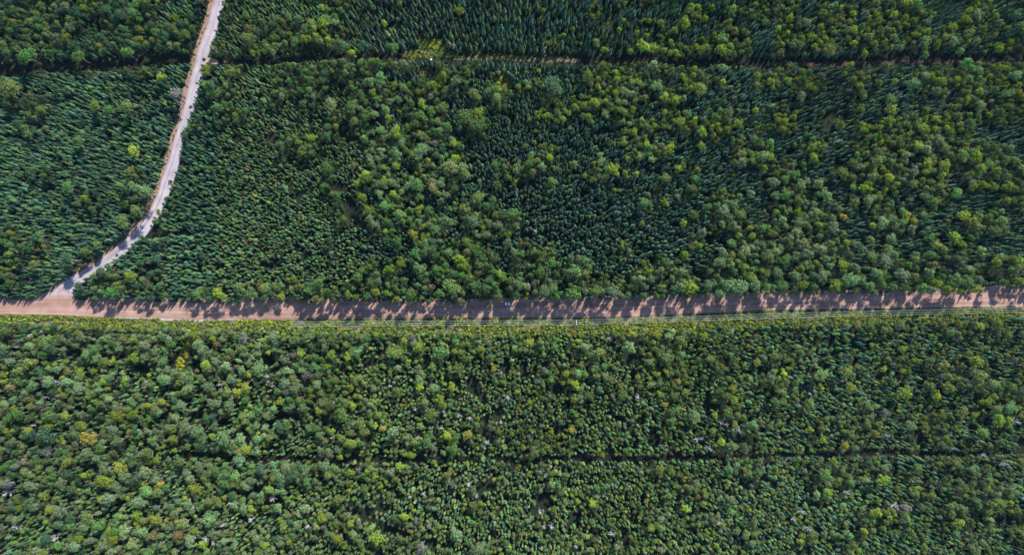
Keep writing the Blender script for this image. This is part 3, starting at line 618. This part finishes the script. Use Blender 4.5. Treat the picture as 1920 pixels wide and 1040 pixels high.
# ------------------------------------------------------------------ low growth: verge, clearings and the banks of the gravel road
bushes = []
def bush_at(px_, py_, r0, r1, hue, a=.2, low=1.0):
    x_, y_ = ground(px_, py_); r_ = rnd.uniform(r0, r1)
    bushes.append(dict(x=x_, y=y_, z=0.0, r=r_, h=r_ * rnd.uniform(.8, 1.8) * low, rot=(0, 0, rnd.uniform(0, 6.28)), var=rnd.randrange(99), tint=vary(hue, rnd, a), px=px_, py=py_))
VG = {'a': (0.155, 0.19, 0.035), 'b': (0.095, 0.14, 0.035), 'c': (0.22, 0.24, 0.025), 'd': (0.19, 0.18, 0.09), 'e': (0.05, 0.08, 0.03)}
k = 0
while k < 14000:
    a = rnd.uniform(-60, 1980); t0 = float(interp(ROAD_B, a)); t1 = float(interp(VERGE_B, a)); q = rnd.random(); b = t0 + 1.2 + (t1 + 8 - t0) * q
    k += 1
    dens = float(fbm(np.array([a / 28]), np.array([b / 9]), 31)[0])
    if dens < 0.22 + 0.22 * (1 - q): continue
    bush_at(a, b, .35, .8 + .9 * q, VG[pick(rnd, {'a': 4, 'b': 3.4, 'c': 2.2, 'd': 1.2, 'e': 1.6 + 2 * q})], .3)
for (cx, cy, rx, ry, nn, hue) in ((1162, 615, 26, 6, 110, 'c'), (1235, 609, 26, 5, 110, 'c'), (1600, 593, 28, 4, 80, 'c'), (462, 606, 20, 7, 90, 'c'), (502, 607, 16, 6, 70, 'c'), (700, 611, 16, 7, 80, 'c'), (350, 652, 6, 20, 110, 'c'), (338, 682, 8, 13, 90, 'c'),
                                  (805, 84, 26, 10, 130, 'a'), (795, 86, 34, 12, 90, 'b'), (800, 90, 36, 14, 80, 'e'), (815, 82, 14, 8, 70, 'c'), (790, 103, 40, 7, 190, 'a'), (835, 103, 24, 6, 90, 'b'), (960, 108, 110, 4, 130, 'b'), (945, 155, 14, 11, 60, 'a'), (960, 55, 200, 55, 700, 'a'), (850, 40, 180, 45, 300, 'b'), (800, 134, 22, 6, 70, 'd'), (1180, 120, 60, 3, 40, 'b'), (118, 519, 10, 5, 40, 'd')):
    for k in range(nn):
        w = rnd.uniform(0, 6.28); q = math.sqrt(rnd.random()); bush_at(cx + rx * q * math.cos(w), cy + ry * q * math.sin(w), .35, 1.0, VG[hue], .25, .8 if cy < 200 else 1.0)
for k in range(420):      # bank of the gravel road
    i = rnd.uniform(0, len(GR_L) - 4); j = int(i); f = i - j
    p = _l[j] * (1 - f) + _l[j + 1] * f; q = _right[j]; o_ = rnd.uniform(2, 12)
    bush_at(p[0] - q[0] * o_, p[1] - q[1] * o_, .3, .8, VG[pick(rnd, {'a': 2, 'b': 3, 'd': 2, 'e': 2})])
for k in range(500):      # bits of growth beside the tracks
    T = rnd.choice((TRACK_E, TRACK_S, TRACK_W)); a = rnd.uniform(T[0][0], T[-1][0]); b = float(interp(T, a, rnd.choice((1, 2)))) + rnd.uniform(-3, 2)
    bush_at(a, b, .4, 1.0, VG[pick(rnd, {'a': 1.4, 'b': 3, 'd': 1, 'e': 3})])
for k in range(11000):     # low growth on the forest floor, seen in the gaps
    a, b = rnd.uniform(-40, 1960), rnd.uniform(-40, 1080)
    if not open_mask(np.array([a]), np.array([b]), 0, False)[0] or rnd.random() < .0: bush_at(a, b, .5, 1.5, (0.034, 0.062, 0.026) if rnd.random() < .75 else (0.075, 0.10, 0.03), .3)
scatter('undergrowth', bushes, BU, 'low yellow-green shrubs and grass along the dirt road and in the clearings', 'undergrowth')

# ------------------------------------------------------------------ brush piles and rocks
M_brush = noise_mat('grey_brush', [(0.12, 0.085, 0.09), (0.25, 0.195, 0.21)], 1.0)
def brush(px_, py_, rx, ry, label, seed):
    r = random.Random(seed); b = MB()
    for k in range(int(60 + rx * 9)):
        w = r.uniform(0, 6.28); q = math.sqrt(r.random()); cx, cy = rx * q * math.cos(w), ry * q * math.sin(w); cz = 0.15 + 0.8 * (1 - q) * r.random()
        a = r.uniform(0, 6.28); l = r.uniform(.5, 1.5); d = Vector((math.cos(a) * l, math.sin(a) * l, r.uniform(-.1, .25)))
        c = Vector((cx, cy, cz)); b.tube(tuple(c - d), tuple(c + d), .11, .05, 4)
    o = link('brush_pile', b.mesh('brush_pile', [M_brush]), loc=(*ground(px_, py_), 0.05)); tag(o, label, 'brush pile', 'piles of cut brush on the roadside verge')
for i, (a, b, rx, ry, lb) in enumerate([
    (587, 610, 4.6, 1.7, 'largest pinkish pile of cut branches under the left end of the wires'), (564, 605, 2.6, 1.3, 'small grey brush pile just left of the largest pinkish pile'),
    (672, 614, 4.2, 1.7, 'loose pinkish brush pile right of the largest pile'), (745, 607, 2.2, 1.1, 'small brush pile under the wires left of the pickup truck'), (780, 608, 2.8, 1.6, 'grey brush pile beside yellow shrubs, second left of the pickup'),
    (845, 615, 2.8, 1.4, 'brush pile nearest below left of the white pickup'), (1068, 612, 3.0, 1.6, 'brown brush pile just below left of the crossarm pole'), (1117, 612, 2.8, 1.7, 'pale brush pile just right of the crossarm pole'),
    (1178, 614, 2.0, 1.2, 'whitish brush heap among the yellow shrubs right of the pole'), (1327, 602, 2.2, 1.1, 'small brush pile beneath the wires halfway along the right verge'), (1527, 598, 5.2, 1.6, 'long grey brush pile on the right verge below the wires'),
    (1447, 602, 2.6, 1.1, 'brown brush pile left of the long grey pile'), (382, 609, 2.8, 1.3, 'pinkish brush pile at the end of the pale road shoulder'), (342, 605, 1.9, 1.0, 'small grey brush pile at the pale road shoulder'), (437, 606, 1.9, 1.0, 'brush pile between yellow shrubs right of the pale shoulder'),
    (95, 607, 2.4, 1.0, 'grey brush pile below the road junction')]): brush(a, b, rx, ry, lb, 500 + i)
M_rock = noise_mat('pale_stone', [(0.62, 0.60, 0.55), (0.82, 0.80, 0.76)], 1.5)
def rock(px_, py_, s, label, seed):
    me = bpy.data.meshes.new('rock'); b = bmesh.new(); bmesh.ops.create_icosphere(b, subdivisions=2, radius=1)
    r = random.Random(seed); ox = r.random() * 50
    for v in b.verts:
        q = 0.75 + 0.5 * float(fbm(np.array([v.co.x * 1.2 + ox]), np.array([v.co.y * 1.2 + v.co.z]), seed)[0])
        v.co = (v.co.x * q * s * 1.2, v.co.y * q * s * .85, v.co.z * q * s * .6)
    b.to_mesh(me); b.free(); me.materials.append(M_rock)
    tag(link('rock', me, loc=(*ground(px_, py_), s * 0.25)), label, 'rock')
rock(808, 112.5, 0.75, 'single white rock on the upper track below the meadow', 1)
rock(115, 518, 0.75, 'largest cream rock on the bank by the junction', 2)
rock(120.5, 521.5, 0.55, 'middle of three cream rocks on the bank', 3)
rock(124, 522.5, 0.5, 'small cream rock nearest the gravel road', 4)

# ------------------------------------------------------------------ power line
M_pole = noise_mat('grey_pole_wood', [(0.2, 0.17, 0.14), (0.33, 0.29, 0.25)], 2.0)
M_arm = mat('pale_arm', (0.75, 0.76, 0.8), 0.5, 0.4); M_wire = mat('wire_painted_glare', (0.5, 0.54, 0.5), 0.4, 0.5); M_ins = mat('glass_insulator', (0.55, 0.62, 0.68), 0.2, 0.5)  # the wire's pale colour stands in for sun glare
PH = 11.0
POLES = [(548, 607, 'wood power pole at the left end of the wires'), (1081, 604, 'wood power pole with pale crossarm right of the pickup truck'),
         (1551, 589, 'wood power pole on the right verge by the long brush pile'), (2021, 578, 'wood power pole on the verge past the right edge')]
tops = []
for (a, b, lb) in POLES:
    x_, y_ = ground(a, b, PH); tops.append((x_, y_))
def arm_dir(i):
    p = tops[max(0, i - 1)]; q = tops[min(len(tops) - 1, i + 1)]; d = Vector((q[0] - p[0], q[1] - p[1])).normalized(); return Vector((-d.y, d.x))
ARM = 1.45
for i, (a, b, lb) in enumerate(POLES):
    e = bpy.data.objects.new('utility_pole', None); COL.objects.link(e); e.location = (*tops[i], 0); tag(e, lb, 'utility pole', 'wooden poles of the roadside power line')
    s = MB(); s.tube((0, 0, -0.1), (0, 0, PH + 0.35), .17, .12, 10); link('pole', s.mesh('pole', [M_pole]), e)
    ad = arm_dir(i); m = MB(); L_ = Vector((ad.x, ad.y, 0)) * (ARM + .15); al = Vector((-ad.y, ad.x, 0)) * 0.13
    v = [(L_ + al), (L_ - al), (-L_ - al), (-L_ + al)]
    n0 = len(m.v)
    for z_ in (PH - .12, PH + .12):
        for p in v: m.v.append((p.x, p.y, z_))
    for q in ((0, 1, 2, 3), (7, 6, 5, 4), (0, 4, 5, 1), (1, 5, 6, 2), (2, 6, 7, 3), (3, 7, 4, 0)): m.f.append(q); m.m.append(0)
    for sx in (-1, 1): m.tube((ad.x * sx * .9, ad.y * sx * .9, PH - .1), (0, 0, PH - 1.0), .04, .04, 5)
    link('crossarm', m.mesh('crossarm', [M_arm if i == 1 else M_pole]), e)
    for k in (-1, 0, 1):
        g = MB(); c = ad * ARM * k; zb = PH + (.12 if k else .35)
        g.tube((c.x, c.y, zb), (c.x, c.y, zb + .1), .05, .09, 8); g.tube((c.x, c.y, zb + .1), (c.x, c.y, zb + .22), .1, .05, 8); link('insulator', g.mesh('insulator', [M_ins]), e)
for k, lb in ((1, 'uppermost of the three overhead wires along the verge'), (0, 'middle one of the three overhead wires along the verge'), (-1, 'lowest in the photo of the three overhead wires')):
    cu = MB(); pts = []
    for i in range(len(tops) - 1):
        a0, a1 = arm_dir(i) * ARM * k, arm_dir(i + 1) * ARM * k; z0 = PH + (.34 if k else .57)
        for q in range(16 if i < len(tops) - 2 else 17):
            f = q / 16; pts.append(((tops[i][0] + a0.x) * (1 - f) + (tops[i + 1][0] + a1.x) * f, (tops[i][1] + a0.y) * (1 - f) + (tops[i + 1][1] + a1.y) * f, z0 - 4 * 2.2 * f * (1 - f)))
    for p, q in zip(pts, pts[1:]): cu.tube(p, q, .048, .048, 5, cap=False)
    tag(link('overhead_wire', cu.mesh('overhead_wire', [M_wire])), lb, 'wire', 'three parallel wires of the roadside power line')

# ------------------------------------------------------------------ the white pickup truck
M_white = mat('white_paint', (0.82, 0.89, 0.97), 0.3, 0.5); M_glass = mat('dark_glass', (0.015, 0.02, 0.03), 0.08, 0.5); M_tyre = mat('tyre_rubber', (0.02, 0.02, 0.02), 0.9); M_rim = mat('rim_metal', (0.5, 0.5, 0.52), 0.35, 0.5, 0.8)
M_black = mat('black_plastic', (0.02, 0.02, 0.022), 0.6); M_liner = mat('bed_liner', (0.03, 0.032, 0.036), 0.8); M_lamp = mat('lamp_lens', (0.75, 0.78, 0.8), 0.15, 0.5); M_tail = mat('tail_lens', (0.4, 0.02, 0.02), 0.2, 0.5)
tk = bpy.data.objects.new('pickup_truck', None); COL.objects.link(tk); tk.location = (*ground(954, 569.3), 0.13); tk.rotation_euler = (0, 0, math.radians(181))
tag(tk, 'bluish white pickup truck driving left along the shaded edge of the dirt road', 'pickup truck')
# local +x is the nose
b = MB()
b.prism([(-2.7, .45), (2.62, .45), (2.72, .62), (2.68, .92), (2.45, 1.06), (1.25, 1.16), (-.62, 1.16), (-.62, .62), (-2.7, .62)], -.95, .95)
b.box((-1.66, .89, .89), (2.08, .12, .54)); b.box((-1.66, -.89, .89), (2.08, .12, .54)); b.box((-.68, 0, .89), (.12, 1.66, .54))
body = link('body', b.mesh('body', [M_white]), tk)
c = MB(); n0 = 0
def frus(mb, x0, x1, y_, z0, X0, X1, Y_, z1, mi=0):
    i = len(mb.v); mb.v += [(x0, -y_, z0), (x1, -y_, z0), (x1, y_, z0), (x0, y_, z0), (X0, -Y_, z1), (X1, -Y_, z1), (X1, Y_, z1), (X0, Y_, z1)]
    for q in ((3, 2, 1, 0), (4, 5, 6, 7), (0, 1, 5, 4), (1, 2, 6, 5), (2, 3, 7, 6), (3, 0, 4, 7)): mb.f.append(tuple(i + k for k in q)); mb.m.append(mi)
frus(c, -.60, 1.30, .92, 1.163, -.42, .52, .74, 1.80); frus(c, -.42, .52, .74, 1.80, -.36, .42, .66, 1.84)
link('cab', c.mesh('cab', [M_white]), tk)
def pane(name, pts, off):
    m = MB(); o = Vector(off); p = [Vector(q) for q in pts]
    m.face([q + o for q in p]); m.face([q for q in reversed(p)])
    for i in range(len(p)): j = (i + 1) % len(p); m.face([p[i], p[j], p[j] + o, p[i] + o])
    link(name, m.mesh(name, [M_glass]), tk)
pane('windscreen', [(1.26, -.84, 1.20), (1.26, .84, 1.20), (.58, .70, 1.76), (.58, -.70, 1.76)], (.012, 0, .012))
pane('rear_window', [(-.585, .74, 1.26), (-.585, -.74, 1.26), (-.45, -.66, 1.72), (-.45, .66, 1.72)], (-.012, 0, .004))
for s in (-1, 1): pane('side_window', [(-.46, s * .892, 1.26), (1.0, s * .892, 1.26), (.48, s * .772, 1.70), (-.36, s * .772, 1.70)], (0, s * .012, .004))
m = MB(); m.box((-1.69, 0, .637), (1.9, 1.64, .03)); link('bed_liner', m.mesh('bed_liner', [M_liner]), tk)
m = MB(); m.box((-2.75, 0, .88), (.09, 1.88, .52)); link('tailgate', m.mesh('tailgate', [M_white]), tk)
m = MB(); m.box((2.74, 0, .56), (.14, 1.86, .2)); link('front_bumper', m.mesh('front_bumper', [M_black]), tk)
m = MB(); m.box((-2.84, 0, .52), (.14, 1.8, .16)); link('rear_bumper', m.mesh('rear_bumper', [M_black]), tk)
m = MB(); m.box((2.715, 0, .8), (.05, 1.1, .2)); link('grille', m.mesh('grille', [M_black]), tk)
for s in (-1, 1):
    m = MB(); m.box((2.66, s * .76, .83), (.12, .34, .16)); link('headlight', m.mesh('headlight', [M_lamp]), tk)
    m = MB(); m.box((-2.735, s * .955, .9), (.1, .06, .3)); link('tail_light', m.mesh('tail_light', [M_tail]), tk)
    m = MB(); m.box((1.02, s * 1.04, 1.24), (.12, .2, .16)); link('mirror', m.mesh('mirror', [M_white]), tk)
    for x_ in (1.75, -1.75):
        w = MB(); w.tube((x_, s * .72, .38), (x_, s * .965, .38), .38, .38, 18); wo = link('wheel', w.mesh('wheel', [M_tyre]), tk)
        w = MB(); w.tube((x_, s * .966, .38), (x_, s * .985, .38), .23, .2, 12); link('rim', w.mesh('rim', [M_rim]), wo)

# ------------------------------------------------------------------ thin blue haze over the woods, added to lift the shadows towards navy
hz = MB(); hz.box((0, 0, (CAM_H + 10) / 2 - 0.5), (7000, 7000, CAM_H + 11))
mh = bpy.data.materials.new('haze'); mh.use_nodes = True; mh.node_tree.nodes.clear()
pv = mh.node_tree.nodes.new('ShaderNodeVolumePrincipled'); om = mh.node_tree.nodes.new('ShaderNodeOutputMaterial')
pv.inputs['Color'].default_value = (0.32, 0.56, 1.0, 1); pv.inputs['Density'].default_value = 0.000013
mh.node_tree.links.new(pv.outputs[0], om.inputs['Volume'])
tag(link('haze', hz.mesh('haze', [mh])), kind='stuff')
